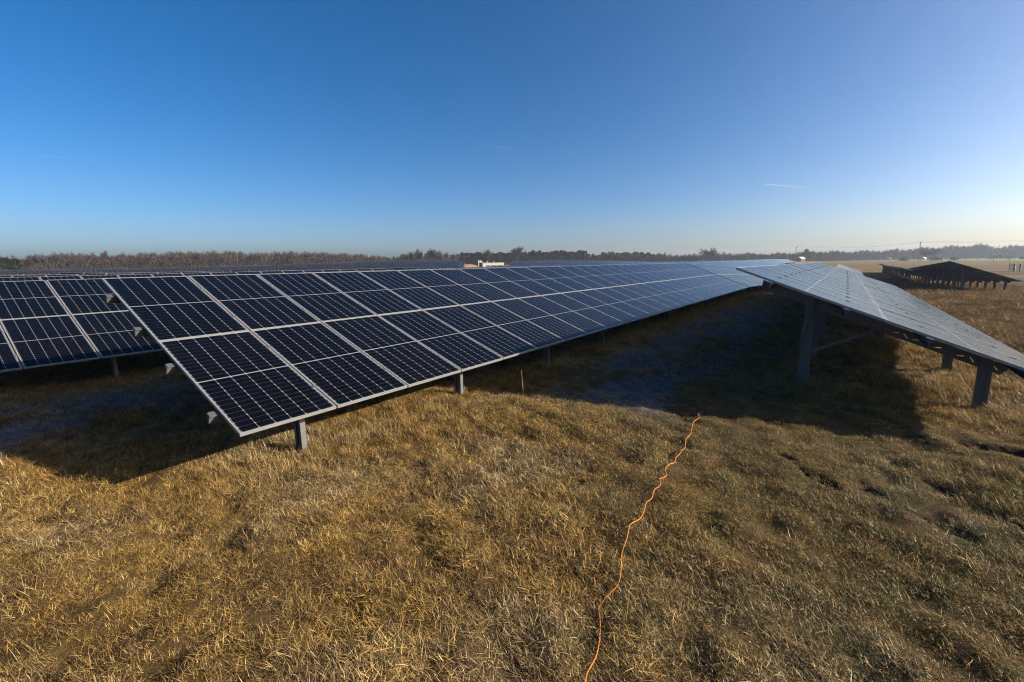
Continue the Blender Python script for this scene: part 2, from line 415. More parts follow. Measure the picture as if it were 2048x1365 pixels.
# ------------------------------------------------------------------ solar tables
PW, PL = 1.0662, 2.114       # pitch of the modules
TV = Vector((0, .93669, .35016)); TN = Vector((0, -.35016, .93669)); TX = Vector((1, 0, 0))
BZ = .645                    # height of the lower edge
NM = 27; TL = NM*PW
def plane(x, s, n=0): return TX*x+TV*s+TN*n+Vector((0, 0, BZ))
def add_glass(mb, o, m=0, zoff=-.002):
    i = .011
    a = [o+TX*i+TV*i+TN*zoff, o+TX*(CW-i)+TV*i+TN*zoff, o+TX*(CW-i)+TV*(CL-i)+TN*zoff, o+TX*i+TV*(CL-i)+TN*zoff]
    w_, l_ = CW-.022, CL-.022
    mb.quad(*a, m=m, uv=[(0, 0), (w_, 0), (w_, l_), (0, l_)])
def add_frame(mb, o, m=0, clamps=None, back=None):
    h = .035; i = .011
    mb.box(o-TN*h, TX*CW, TV*i, TN*h, m); mb.box(o-TN*h+TV*(CL-i), TX*CW, TV*i, TN*h, m)
    mb.box(o-TN*h+TV*i, TX*i, TV*(CL-2*i), TN*h, m); mb.box(o-TN*h+TV*i+TX*(CW-i), TX*i, TV*(CL-2*i), TN*h, m)
    if back is not None:
        z = -.010
        mb.quad(o+TX*i+TV*i+TN*z, o+TX*i+TV*(CL-i)+TN*z, o+TX*(CW-i)+TV*(CL-i)+TN*z, o+TX*(CW-i)+TV*i+TN*z, m=back)
PUR = [.478, 1.573, 2.580, 3.651]
def clamp_bits(mb, o, j, m):
    for s in PUR:
        q = s-j*PL
        if 0 < q < PL: mb.box(o+TX*(CW-.008)+TV*(q-.03)+TN*.0012, TX*.036, TV*.06, TN*.006, m)
O0 = plane(0, 0)*1.0
mb = MB(); z0 = Vector((0, 0, 0)); add_glass(mb, z0, 0); GLASS = mb.mesh('solar_panel_glass', [M['cell']])
FR = []
for j in (0, 1):
    mb = MB(); add_frame(mb, z0, 0, back=1); clamp_bits(mb, z0, j, 2); FR.append(mb.mesh('panel_frame', [M['alu'], M['back'], M['clamp']]))
FULL = []
for j in (0, 1):
    mb = MB(); add_glass(mb, z0, 0); add_frame(mb, z0, 1, back=2); clamp_bits(mb, z0, j, 3); FULL.append(mb.mesh('solar_panel', [M['cell'], M['alu'], M['back'], M['clamp']]))
# purlin: Z-section along the row
def purlin_mb(mb, s, x0=-.09, x1=TL+.07, m=0):
    t = .004
    o = plane(x0, s-.03, -.038)
    mb.box(o-TN*t, TX*(x1-x0), TV*.06, TN*t, m)
    mb.box(o-TN*.10+TV*.003, TX*(x1-x0), TV*t, TN*.096, m)
    mb.box(o-TN*.104+TV*.003, TX*(x1-x0), TV*.05, TN*t, m)
def purlin_end(mb, s, m=0):           # folded end lug seen at the near end
    a = plane(-.095, s-.038, -.046); b = plane(-.095, s+.038, -.046); c = plane(-.095, s-.026, -.128)
    d = TX*.012
    mb.poly([a, c, b], m); mb.poly([a+d, b+d, c+d], m)
    mb.quad(a, b, b+d, a+d, m); mb.quad(b, c, c+d, b+d, m); mb.quad(c, a, a+d, c+d, m)
    mb.box(plane(-.085, s-.045, -.045), TX*.07, TV*.09, TN*.004, m)
PUR_ME = []
for s in PUR:
    mb = MB(); purlin_mb(mb, s); purlin_end(mb, s); PUR_ME.append(mb.mesh('purlin', M['galv']))
# rafter with slotted web, in the plane of one post pair (local x = 0)
YF, YR = .67, 2.95
def rafter_mesh(slots=True):
    mb = MB(); s0, s1 = .36, 3.90; top, bot = -.146, -.306
    xw = .035; t = .004
    if slots:
        outer = [(s0+.06, bot), (s1-.03, bot), (s1, top), (s0, top)]
        holes = []; k = 0; s = s0+.14
        while s < s1-.12:
            c = (s, (top+bot)/2-.01); a = -.36 if k % 2 else .62      # alternately level and diagonal slots
            L_, h_ = .042, .0075
            ca, sa = math.cos(a), math.sin(a)
            holes.append([(c[0]+x*ca-y*sa, c[1]+x*sa+y*ca) for x, y in ((-L_, -h_), (L_, -h_), (L_+.004, 0), (L_, h_), (-L_, h_), (-L_-.004, 0))])
            s += .142; k += 1
        vs = []; es = []; 
        def ring(r):
            i = len(vs); vs.extend(Vector(p) for p in r); es.extend((i+q, i+(q+1) % len(r)) for q in range(len(r)))
        ring(outer); [ring(h) for h in holes]
        ov, oe, of, *_ = geometry.delaunay_2d_cdt(vs, es, [], 1, 1e-6)
        def inside(p, r):
            c = False
            for q in range(len(r)):
                a, b = r[q], r[q-1]
                if (a[1] > p[1]) != (b[1] > p[1]) and p[0] < (b[0]-a[0])*(p[1]-a[1])/(b[1]-a[1])+a[0]: c = not c
            return c
        for f in of:
            cx = sum(ov[i].x for i in f)/len(f); cy = sum(ov[i].y for i in f)/len(f)
            if any(inside((cx, cy), h) for h in holes): continue
            pts = [plane(xw, ov[i].x, ov[i].y) for i in f]
            mb.poly(pts, 0); mb.poly([p+TX*t for p in pts][::-1], 0)
        for r, sg in [(outer, 1)]+[(h, -1) for h in holes]:
            for q in range(len(r)):
                a, b = r[q], r[(q+1) % len(r)]
                A, B = plane(xw, *a), plane(xw, *b); mb.quad(A, A+TX*t, B+TX*t, B, 0)
    else:
        mb.box(plane(xw, s0, bot), TX*t, TV*(s1-s0), TN*(top-bot), 0)
    mb.box(plane(xw+t+.0005, s0, top-t), TX*.05, TV*(s1-s0), TN*t, 0); mb.box(plane(xw+t+.0005, s0+.06, bot), TX*.05, TV*(s1-s0-.1), TN*t, 0)
    return mb.mesh('rafter', M['galv'])
RAFT = rafter_mesh(True); RAFTS = rafter_mesh(False)
def post_mesh(y, rear):
    """C-section post, web facing -x, flanges facing -y and +y"""
    mb = MB(); d = .17 if rear else .15; fl = .065; t = .006; zt = BZ+y*.3738-.20
    y0 = y-d/2
    zt1 = zt if not rear else zt-.46
    # web folded inward in its middle (sigma section)
    mb.cbox(-fl*.5, -fl*.5+t, y0, y0+.045, -.5, zt1); mb.cbox(-fl*.5, -fl*.5+t, y0+d-.045, y0+d, -.5, zt1)
    mb.cbox(-fl*.5+.018, -fl*.5+.018+t, y0+.045-t, y0+d-.045+t, -.5, zt1)
    mb.cbox(-fl*.5+t, -fl*.5+.018, y0+.045-t, y0+.045, -.5, zt1); mb.cbox(-fl*.5+t, -fl*.5+.018, y0+d-.045, y0+d-.045+t, -.5, zt1)
    mb.cbox(-fl*.5+t, fl*.5, y0, y0+t, -.5, zt1)
    mb.cbox(-fl*.5+t, fl*.5, y0+d-t, y0+d, -.5, zt1)
    mb.cbox(fl*.5-t, fl*.5, y0+t, y0+t+.02, -.5, zt1); mb.cbox(fl*.5-t, fl*.5, y0+d-t-.02, y0+d-t, -.5, zt1)
    sd = .012
    # slot on the sunny flange, its shaded opening a dark plate, and bolt heads
    mb.cbox(-.012, .002, y0-.0016, y0-.0004, zt1-.17, zt1-.10, 1)
    for bz in ((zt1-.05, .35) if not rear else (.30,)): mb.cbox(-fl*.5-.008, -fl*.5-.0005, y-.075 if not rear else y-.012, y-.06 if not rear else y+.012, bz, bz+.02, 1)
    if rear:    # upper head piece, narrower, with dark plates standing for a row of shaded holes
        a, b = y-.055, y+.055
        mb.cbox(-fl*.5-.012, -fl*.5-.007, a, b, zt-.62, zt+.06); mb.cbox(-fl*.5-.007, .03, a, a+.005, zt-.62, zt+.02); mb.cbox(-fl*.5-.007, .03, b-.005, b, zt-.62, zt+.02)
        for k in range(5): mb.cbox(-fl*.5-.0136, -fl*.5-.0124, y-.02, y+.014, zt-.36+k*.045, zt-.348+k*.045, 1)
        mb.cbox(-fl*.5-.018, -fl*.5-.0124, y-.01, y+.01, zt-.02, zt, 1)
    else:
        mb.cbox(-fl*.5-.006, -fl*.5-.001, y-.06, y+.06, zt1-.10, zt+.06)
    return mb.mesh('post', [M['galv'], M['dark']])
POSTF, POSTR = post_mesh(YF, False), post_mesh(YR, True)
def brace_mesh():
    mb = MB(); a = Vector((.012, YR-.06, .60)); b = Vector((.012, 1.92, BZ+1.92*.3738-.25)); d = (b-a).normalized(); n_ = Vector((1, 0, 0)).cross(d).normalized()
    mb.box(a-n_*.022, Vector((.004, 0, 0)), (b-a), n_*.044) ; mb.box(a-n_*.022+Vector((.0045, 0, 0)), Vector((.03, 0, 0)), (b-a), n_*.004)
    mb.box(a-n_*.022+n_*.040+Vector((.0045, 0, 0)), Vector((.03, 0, 0)), (b-a), n_*.004)
    return mb.mesh('brace', M['galv'])
BRACE = brace_mesh()
# cable tray box etc. are left out; joined low-detail meshes for distant tables
mbj = MB()
for i in range(NM):
    for j in (0, 1):
        o = plane(i*PW, j*PL); add_glass(mbj, o, 0); add_frame(mbj, o, 1, back=2)
def post_simple(mb, x):
    for y, d in ((YF, .15), (YR, .17)):
        zt = BZ+y*.3738-.16; mb.cbox(x-.032, x+.032, y-d/2, y+d/2, -.7, zt, 3)
    mb.box(plane(x+.035, .36, -.30), TX*.045, TV*3.5, TN*.155, 3)
for s in PUR: mbj.box(plane(0, s-.03, -.14), TX*TL, TV*.06, TN*.10, 3)
for k in range(10): post_simple(mbj, .95+k*2.88)
JOIN = mbj.mesh('solar_table_far', [M['cellfar'], M['alufar'], M['back'], M['galv']])

def place_table(X0, Y0, detail, label, group, inset=.95, zfix=None):
    xa, xb = X0, X0+TL
    if zfix: za, zb = zfix
    else:
        za, zb = gz(xa, Y0+2), gz(xb, Y0+2)
    rot = (0, -math.atan2(zb-za, TL), 0)
    if detail == 0:
        t = obj('solar_table', JOIN, None, (X0, Y0, za), label, 'solar table', group); t.rotation_euler = rot; return t
    t = obj('solar_table', None, None, (X0, Y0, za), label, 'solar table', group); t.rotation_euler = rot
    t.empty_display_size = .3
    for i in range(NM):
        for j in (0, 1):
            o = plane(i*PW, j*PL)
            if detail == 2:
                p = obj('solar_panel', GLASS, t, o); obj('panel_frame', FR[j], p)
            else: p = obj('solar_panel', FULL[j], t, o)
            p.rotation_euler = (random.gauss(0, .0012), random.gauss(0, .0022), 0)
    for s in PUR_ME: obj('purlin', s, t)
    for k in range(10):
        x = inset+k*2.88
        obj('rafter', RAFT if detail == 2 else RAFTS, t, (x, 0, 0))
        obj('post', POSTF, t, (x, 0, 0)); obj('post', POSTR, t, (x, 0, 0)); obj('brace', BRACE, t, (x, 0, 0))
    return t
AX, AY = 1.812, 4.629
ROW = 7.11; STG = -6.25; SEG = TL+.32
FARGROUP = 'distant solar tables in rows across the far field'
# row 0 = the long table in the middle; positive rows lie behind it
place_table(AX, AY, 2, 'long two-high solar table in the middle, nearest of its row, dark panels with pale frames', 'solar tables', .94)
place_table(8.249, -2.483, 2, 'near right solar table seen from its end, slotted rafter and tall rear posts showing', 'solar tables', 1.27)
tB = [o for o in COL.objects if o.get('label', '').startswith('near right')][0]
mb = MB(); x_ = 1.27
def sag(a, b, d, n_=8): return [Vector(a).lerp(Vector(b), k/n_)-Vector((0, 0, d*4*(k/n_)*(1-k/n_))) for k in range(n_+1)]
mb.tube(sag((x_-.045, YR-.12, BZ+.88), (x_-.05, YR+.02, .95), -.03), .007, 5); mb.tube(sag((x_-.05, YR+.02, .95), (x_-.12, YR+.16, .02), -.02), .006, 5)
for k in range(5):
    y_ = 2.75-.05*k; mb.tube(sag((x_-.03, y_, BZ+y_*.3738-.13), (x_-.03, y_-.16, BZ+(y_-.16)*.3738-.13), .035+.012*k), .0045, 4)
for k in range(18): mb.tube(sag((k*PW+.1, 1.40, BZ+.40), (k*PW+PW+.1, 1.40, BZ+.40), .05+.03*math.sin(k*2.3)), .005, 4, cap=False)
obj('wiring', mb.mesh('wiring', M['dark']), tB)
place_table(-4.10, 11.787, 2, 'solar table at the left edge right behind the middle one, its lower edge in shade', 'solar tables', .95, (-.13, -.09))
place_table(AX+SEG, AY, 1, 'pale reflecting solar table just beyond the dark gap at the end of the middle table', 'solar tables')
place_table(47.27, -10.16, 1, 'dark solar table far right seen from below behind rows of posts, nearest of its row', 'solar tables', .95, (-.2, -1.28))
place_table(8.249+SEG, -2.483, 1, 'second table of the near right row, dropping away behind its far edge', 'solar tables')
ords = {2: 'second', 3: 'third', 4: 'fourth', 5: 'fifth', 6: 'sixth', 7: 'seventh'}
for r, xs, zz in ((2, AX+2*STG, (-.12, -.09)), (3, AX+3*STG, (-.12, -.10)), (4, AX+4*STG, (-.14, -.12))):
    place_table(xs, AY+r*ROW, 1, 'sliver of a solar table, %s row behind the middle table, before its gap' % ords[r], 'solar tables', .95, zz)
n_far = 0
for r in range(-2, 33):
    Y0 = AY+r*ROW
    start = {-2: 47.27, -1: 8.249}.get(r, AX+r*STG)
    spots = []
    if r <= 4:
        k = {-2: 1, -1: 2, 0: 2, 1: 1, 2: 1, 3: 1, 4: 1}[r]
        while start+k*SEG+TL < (136 if r == -2 else 132 if r <= 1 else 297): spots.append((start+k*SEG, k)); k += 1
    else:
        xl = Y0/math.tan(TH1+.004)-TL; xr = Y0/math.tan(theta_px(1038))
        if math.hypot(xl, Y0) < 95: xr = xl+SEG
        spots += [(xl-k*SEG, 7) for k in range(12)]+[(xr+k*SEG, 7) for k in range(12)]
    for xa, k in spots:
        xb = xa+TL; xm = (xa+xb)/2
        if xb > (136 if r <= 1 else 297): continue
        rr = math.hypot(xm, Y0)
        if rr > 262: continue
        th0 = math.degrees(math.atan2(Y0, xa)); th1 = math.degrees(math.atan2(Y0, xb))
        if th1 > 89: continue
        if r <= 4 and rr > 105 and th1 < math.degrees(TH1) and th0 > math.degrees(theta_px(1030)): continue
        if r == -2: lb, gp = 'dark distant solar table seen from below, %s of the far right row' % ords[k+1], 'solar tables of the far right row'
        elif r <= 1 and rr < 140: lb, gp = 'distant solar table %s along the %s row, low in the dip' % (ords[min(7, k+1)], {-1: 'near right', 0: 'middle', 1: 'first rear'}[r]), 'solar tables low in the dip'
        elif th1 < 41: lb, gp = 'distant blue solar table in the stepped rows right of the white building', 'distant solar tables right of the white building'
        else: lb, gp = 'distant blue solar table on the slope left of the white building', 'distant solar tables left of the white building'
        place_table(xa, Y0, 0, lb, gp); n_far += 1
print('far tables', n_far)

# small equipment box below the second table of the middle row
q = on_z(1550, 590, gz(33, 4))
mb = MB(); mb.cbox(-.28, .28, -.14, .14, .22, .72); mb.cbox(-.30, .30, -.16, .16, .722, .745); mb.cbox(-.24, -.20, -.05, .05, -.2, .22); mb.cbox(.20, .24, -.05, .05, -.2, .22)
t = obj('inverter_box', None, None, q, 'small dark equipment box on legs in the shade under the pale table', 'equipment box')
obj('cabinet', mb.mesh('inverter_cabinet', M['dark']), t)
mb = MB(); [mb.cbox(-.2+k*.08, -.16+k*.08, -.1415, -.1405, .30, .62) for k in range(5)]
obj('vent', mb.mesh('inverter_vent', M['galv']), t)

# ------------------------------------------------------------------ orange cable
CORD = [(1160, 1400), (1171.5, 1365), (1174, 1350), (1181, 1335), (1192, 1314), (1198, 1285), (1200, 1258), (1199, 1237), (1196.5, 1221), (1200, 1207), (1208.5, 1195), (1220, 1184), (1234, 1172), (1240, 1158), (1242, 1135), (1243, 1110), (1246.5, 1096), (1253.5, 1082), (1257, 1068.5), (1261, 1054.7), (1281, 1037.6), (1289, 1022), (1293, 1008), (1303, 1001), (1308, 987.5), (1318.6, 981), (1321, 973), (1318.6, 968), (1328, 963), (1332.5, 956), (1330, 948.5), (1338, 940), (1349, 931), (1351.5, 919), (1361, 910.6), (1362.5, 901), (1370, 895), (1371.6, 885), (1380.4, 876.4), (1382, 865.5), (1385.7, 853), (1389.4, 841), (1398.4, 836), (1396, 829), (1401.6, 821.5)]
def catmull(p, k=4):
    out = []
    for i in range(len(p)-1):
        a, b, c, d = p[max(i-1, 0)], p[i], p[i+1], p[min(i+2, len(p)-1)]
        for q in range(k):
            t = q/k
            out.append(.5*((2*b)+(c-a)*t+(2*a-5*b+4*c-d)*t*t+(3*b-a-3*c+d)*t**3))
    return out+[p[-1]]
cp = []
for k, (x, y) in enumerate(CORD):
    p = on_z(x, y, .015); p.z = .020+float(micro(p.x, p.y))+gz(p.x, p.y)+.006*math.sin(k*1.9); cp.append(p)
mb = MB(); mb.tube(catmull(cp, 4), .0039, 7)
obj('extension_cable', mb.mesh('extension_cable', M['cord'], True), label='thin orange cable snaking over the dry grass into the shade', cat='cable')

# ------------------------------------------------------------------ grass
def clump(seed, n, rad, hmin, hmax, wid, lie, segs=3):
    r = np.random.RandomState(seed); V, Fc, T = [], [], []
    for b in range(n):
        a = r.uniform(0, 2*PI); d = rad*math.sqrt(r.uniform()); zb = r.uniform(0, 1)**1.5*hmin*.55; p = np.array([d*math.cos(a), d*math.sin(a), zb-.006])
        ln = r.uniform(hmin, hmax); az = r.uniform(0, 2*PI)
        el = math.radians(r.uniform(*lie)); w_ = wid*r.uniform(.6, 1.3)
        dr = np.array([math.cos(az)*math.cos(el), math.sin(az)*math.cos(el), math.sin(el)])
        side = np.cross(dr, [0, 0, 1.]); side /= np.linalg.norm(side)
        side = side*math.cos(r.uniform(-1, 1))+np.array([0, 0, 1.])*math.sin(r.uniform(-1, 1))*.6; side /= np.linalg.norm(side)
        droop = r.uniform(.0, .75)*ln*.5; curl = r.uniform(-.35, .35)*ln
        lat = np.cross(dr, [0, 0, 1.]); tint = r.uniform(); i = len(V)
        for k in range(segs+1):
            t = k/segs
            c = p+dr*ln*t-np.array([0, 0, 1.])*droop*t*t+lat*curl*t*t
            c[2] = max(c[2], .004+zb*.5+.006*r.uniform()) if k else c[2]
            ww = w_*(1-t*.92)*.5
            if k < segs: V += [c-side*ww, c+side*ww]; T += [tint, tint]
            else: V += [c]; T += [tint]
        for k in range(segs-1): Fc.append((i+2*k, i+2*k+1, i+2*k+3, i+2*k+2))
        k = segs-1; Fc.append((i+2*k, i+2*k+1, i+2*k+2))
    me = bpy.data.meshes.new('grass_clump'); me.from_pydata([tuple(v) for v in V], [], Fc)
    a = me.attributes.new('tint', 'FLOAT', 'POINT'); a.data.foreach_set('value', T)
    me.materials.append(M['grass']); return me
def cable_dist(x, y):
    d = np.full(len(x), 9.0)
    for a, b in zip(cp[:-1], cp[1:]):
        dx, dy = b.x-a.x, b.y-a.y; t = np.clip(((x-a.x)*dx+(y-a.y)*dy)/(dx*dx+dy*dy), 0, 1)
        d = np.minimum(d, np.hypot(x-a.x-t*dx, y-a.y-t*dy))
    return d
def scatter(name, protos, pts, rots, scls, ids, label):
    pc = bpy.data.collections.new(name+'_kinds')
    for k, me_ in enumerate(protos): pc.objects.link(bpy.data.objects.new('%s_%02d' % (name, k), me_))
    pm = bpy.data.meshes.new(name+'_points'); pm.vertices.add(len(pts)); pm.vertices.foreach_set('co', np.asarray(pts, np.float32).ravel())
    a = pm.attributes.new('rot', 'FLOAT_VECTOR', 'POINT'); a.data.foreach_set('vector', np.asarray(rots, np.float32).ravel())
    a = pm.attributes.new('scl', 'FLOAT', 'POINT'); a.data.foreach_set('value', np.asarray(scls, np.float32))
    a = pm.attributes.new('kind_id', 'INT', 'POINT'); a.data.foreach_set('value', np.asarray(ids, np.int32))
    o = obj(name, pm, label=label, kind='stuff')
    ng = bpy.data.node_groups.new(name, 'GeometryNodeTree')
    ng.interface.new_socket('Geometry', in_out='INPUT', socket_type='NodeSocketGeometry')
    ng.interface.new_socket('Geometry', in_out='OUTPUT', socket_type='NodeSocketGeometry')
    gi = ng.nodes.new('NodeGroupInput'); go = ng.nodes.new('NodeGroupOutput')
    iop = ng.nodes.new('GeometryNodeInstanceOnPoints'); ci = ng.nodes.new('GeometryNodeCollectionInfo')
    ci.inputs[0].default_value = pc; ci.inputs[1].default_value = True; ci.inputs[2].default_value = True
    def na(t, nm):
        x = ng.nodes.new('GeometryNodeInputNamedAttribute'); x.data_type = t; x.inputs[0].default_value = nm
        return next(s for s in x.outputs if s.enabled and s.name == 'Attribute')
    L = ng.links.new
    L(gi.outputs[0], iop.inputs['Points']); L(ci.outputs[0], iop.inputs['Instance'])
    iop.inputs['Pick Instance'].default_value = True
    L(na('INT', 'kind_id'), iop.inputs['Instance Index']); L(na('FLOAT_VECTOR', 'rot'), iop.inputs['Rotation']); L(na('FLOAT', 'scl'), iop.inputs['Scale'])
    L(iop.outputs[0], go.inputs[0])
    md = o.modifiers.new('grass', 'NODES'); md.node_group = ng
    return o
near_k = [clump(10+k, 60, .10, .04, .105, .0033, (12, 62)) for k in range(6)]           # 0-5 matted straw
tall_k = [clump(30+k, 38, .10, .08, .18, .0035, (18, 75), 4) for k in range(4)]        # 6-9 standing straw
mown_k = [clump(50+k, 70, .10, .022, .058, .0036, (18, 80), 2) for k in range(4)]       # 10-13 mown
lean_k = [clump(70+k, 34, .12, .08, .155, .0034, (6, 38), 4) for k in range(3)]        # 14-16 long lying blades
KINDS = near_k+tall_k+mown_k+lean_k
pr = np.random.RandomState(3)
def ring_pts(r0, r1, dens):
    th0, th1 = YAW-math.radians(62), YAW+math.radians(62)
    n = int((r1*r1-r0*r0)/2*(th1-th0)*dens)
    r = np.sqrt(pr.uniform(r0*r0, r1*r1, n)); th = pr.uniform(th0, th1, n)
    return r*np.cos(th), r*np.sin(th)
def vnoise(x, y, k, seed):
    rs = np.random.RandomState(seed); z = 0
    for _ in range(7):
        a = rs.uniform(0, 2*PI); f = k*rs.uniform(.5, 1.6); z = z+np.sin((x*math.cos(a)+y*math.sin(a))*f+rs.uniform(0, 6.3))
    return z/3.2
P_, R_, S_, I_ = [], [], [], []
for r0, r1, dens, sc_ in ((.6, 5, 640, .74), (5, 9, 480, .80), (9, 16, 230, 1.0), (16, 32, 50, 1.7), (32, 62, 12, 2.6), (62, 110, 4, 4.0)):
    x, y = ring_pts(r0, r1, dens)
    keep = ((rut_dist(x, y) > .085) | (pr.uniform(size=len(x)) < .14))
    keep &= cable_dist(x, y) > .018
    thin = .7*vnoise(x, y, 4.5, 5)+.8*vnoise(x, y, 13, 6)
    keep &= pr.uniform(size=len(x)) < np.clip(.78-.42*thin, .10, 1)
    keep &= ~((x > 50) & (x < 102) & (y+.03*x < -12.6)); keep &= x < 100
    x, y = x[keep], y[keep]; n = len(x)
    tallA = np.exp(-((y-5.2)/.75)**2)*(x > 1)*(x < 40) + np.exp(-((y+1.8)/.9)**2)*(x > 8.3)+.8*np.exp(-((y-.6)/.6)**2)*(x > 8.3)
    tallA = np.clip(tallA+.35*vnoise(x, y, 1.1, 9), 0, 1)
    mown = np.clip((x-1.4*y+1.5)/5.5, 0, 1)*(x < 9)
    u = pr.uniform(size=n)
    ids = pr.randint(0, 6, n)
    ids = np.where(pr.uniform(size=n) < .22, pr.randint(14, 17, n), ids)
    ids = np.where(u < mown*.85, pr.randint(10, 14, n), ids)
    ids = np.where(pr.uniform(size=n) < tallA*.55, pr.randint(6, 10, n), ids)
    s = sc_*pr.uniform(.7, 1.35, n)*(1+.25*vnoise(x, y, 2.2, 12).clip(-1, 1))
    s = np.where(mown > .5, s*.85, s)
    z = ground_h(x, y)+micro(x, y)-.022
    P_.append(np.stack([x, y, z], 1)); S_.append(s); I_.append(ids)
    R_.append(np.stack([pr.normal(0, .12, n), pr.normal(0, .12, n), pr.uniform(0, 2*PI, n)], 1))
scatter('dry_grass', KINDS, np.concatenate(P_), np.concatenate(R_), np.concatenate(S_), np.concatenate(I_), 'matted dry straw-coloured winter grass with green shoots')
print('grass instances', sum(len(p) for p in P_))
# single dry stalks
def stalk(px, base, top_dz, lean, label):
    p = on_z(*base, .0); mb = MB()
    a = p; b = p+Vector((lean[0], lean[1], top_dz)); mid = (a+b)/2+Vector((.012, .01, 0))
    mb.tube([a-Vector((0, 0, .03)), mid, b], [.0045, .004, .0022], 5)
    return obj('dry_stalk', mb.mesh('dry_stalk', M['paleroof'] if False else M['strawstem']), label=label, cat='stalk')
M['strawstem'] = simple('straw_stem', (.42, .30, .16), .8)
stalk(0, (1047, 788), .43, (-.03, .02), 'thin upright dry stalk standing at the shadow edge below the middle table')
stalk(0, (9, 935), .38, (-.10, .02), 'pale dry stalk leaning at the left edge in front of the shadow')

# ------------------------------------------------------------------ trees and woods
def bare_tree(seed, H, spread, upright=.5, dens=1.0):
    r = random.Random(seed); tr = MB(); cr = MB()
    trunk_h = H*r.uniform(.18, .30)
    top = Vector((r.uniform(-.2, .2), r.uniform(-.2, .2), trunk_h))
    tr.tube([(0, 0, -.6), top*.5, top], [H*.020, H*.016, H*.013], 6)
    def twig(p, d, L, w_):
        a = d.cross(Vector((r.gauss(0, 1), r.gauss(0, 1), r.gauss(0, 1)))).normalized()*w_
        cr.poly([p-a, p+a, p+d*L])
    def grow(p, d, L, rad, lev):
        if lev > 2: return
        q = p+d*L; cr.tube([p, (p+q)/2+Vector((r.gauss(0, .03), r.gauss(0, .03), 0))*L, q], [rad, rad*.75, rad*.5], 3, cap=False)
        n = r.randint(4, 6) if lev < 2 else 0
        for k in range(n):
            t = r.uniform(.35, 1)
            nd = (d+Vector((r.gauss(0, spread), r.gauss(0, spread), r.gauss(.12, .3)+upright*.3))).normalized()
            grow(p+d*L*t, nd, L*r.uniform(.5, .8), rad*.5, lev+1)
        if lev >= 1:
            for k in range(int((38 if lev == 2 else 16)*dens)):
                t = r.uniform(.1, 1.1)
                nd = (d+Vector((r.gauss(0, .7), r.gauss(0, .7), r.gauss(.25, .5)))).normalized()
                twig(p+d*L*t, nd, H*r.uniform(.035, .10), H*.0023)
    for k in range(r.randint(6, 8)):
        a = r.uniform(0, 2*PI); s = spread*r.uniform(.3, 1.1)
        d = Vector((math.cos(a)*s, math.sin(a)*s, 1)).normalized()
        grow(top*r.uniform(.5, 1), d, H*r.uniform(.26, .38), H*.007, 0)
    mx = max(v[2] for v in cr.v)
    k = H/mx
    cr.v = [(x*k, y*k, z*k) for x, y, z in cr.v]; tr.v = [(x*k, y*k, z*k if z > 0 else z) for x, y, z in tr.v]
    return tr.mesh('bare_tree_trunk', M['bark']), cr.mesh('bare_tree_crown', M['twig'])
def pine_tree(seed, H):
    r = random.Random(seed); tr = MB(); cr = MB()
    tr.tube([(0, 0, -.6), (0, 0, H*.5), (0, 0, H*.93)], [H*.018, H*.013, H*.004], 6)
    for k in range(2600):
        t = r.random()**.8; z = H*(.22+.78*t)
        R = H*.27*min(1, (1-t)*1.25)**.5*(.75+.35*math.sin(seed+t*17))+.15
        a = r.uniform(0, 2*PI); rr = R*math.sqrt(r.uniform(.15, 1))
        p = Vector((rr*math.cos(a), rr*math.sin(a), z+r.gauss(0, .1)))
        d = Vector((math.cos(a), math.sin(a), r.uniform(-.4, .5))).normalized(); s = d.cross(Vector((r.gauss(0, 1), r.gauss(0, 1), r.gauss(0, 1)))).normalized()
        L = H*r.uniform(.03, .06); cr.poly([p-s*L*.3, p+s*L*.3, p+d*L])
    return tr.mesh('pine_trunk', M['bark']), cr.mesh('pine_crown', M['needle'])
BT = [bare_tree(100+k, 10, .62, .4, .85) for k in range(4)]        # broad
BP = [bare_tree(200+k, 10, .30, .9, 1.0) for k in range(3)]        # upright
BR = [bare_tree(300+k, 10, .8, .1, 1.6) for k in range(2)]         # round crowned
PT = [pine_tree(400+k, 10) for k in range(3)]
def put_tree(kind, name, px, r, ytop, label, cat, group=None, wide=1.0, zb=None):
    th = theta_px(px); x, y = r*math.cos(th), r*math.sin(th); z = gz(x, y)
    depth = r*math.cos(th-YAW); ztop = CZ+(horizon(px)-ytop)*depth/905
    H = max(ztop-z, 3.)
    t = obj(name, None, None, (x, y, z), label, cat, group)
    t.rotation_euler = (0, 0, random.uniform(0, 6.28)); s = H/10; t.scale = (s*wide, s*wide, s)
    obj('trunk', kind[0], t); obj('crown', kind[1], t); return t
YT_X = [-80, 0, 40, 100, 200, 300, 380, 420, 500, 560, 640, 700, 740, 790, 830, 870, 900, 935, 980, 1010, 1100, 1170, 1180, 1220, 1270, 1340, 1400, 1470, 1530, 1570, 1620, 1700, 1800, 1850, 1900, 1960, 1985, 2010, 2030, 2048, 2120]
YT_Y = [508, 506, 508, 502, 500, 503, 499, 498, 501, 500, 500, 504, 507, 510, 500, 498, 503, 506, 504, 504, 506, 506, 511, 505, 504, 508, 508, 505, 507, 505, 502, 502, 499, 495, 492, 489, 493, 494, 489, 488, 487]
RT_X = [-80, 0, 500, 900, 1150, 1400, 1650, 1800, 2048, 2120]; RT_R = [285, 285, 310, 330, 350, 395, 520, 640, 800, 820]
def rt(px): return float(np.interp(px, RT_X, RT_R))
def yt(px): return float(np.interp(px, YT_X, YT_Y))
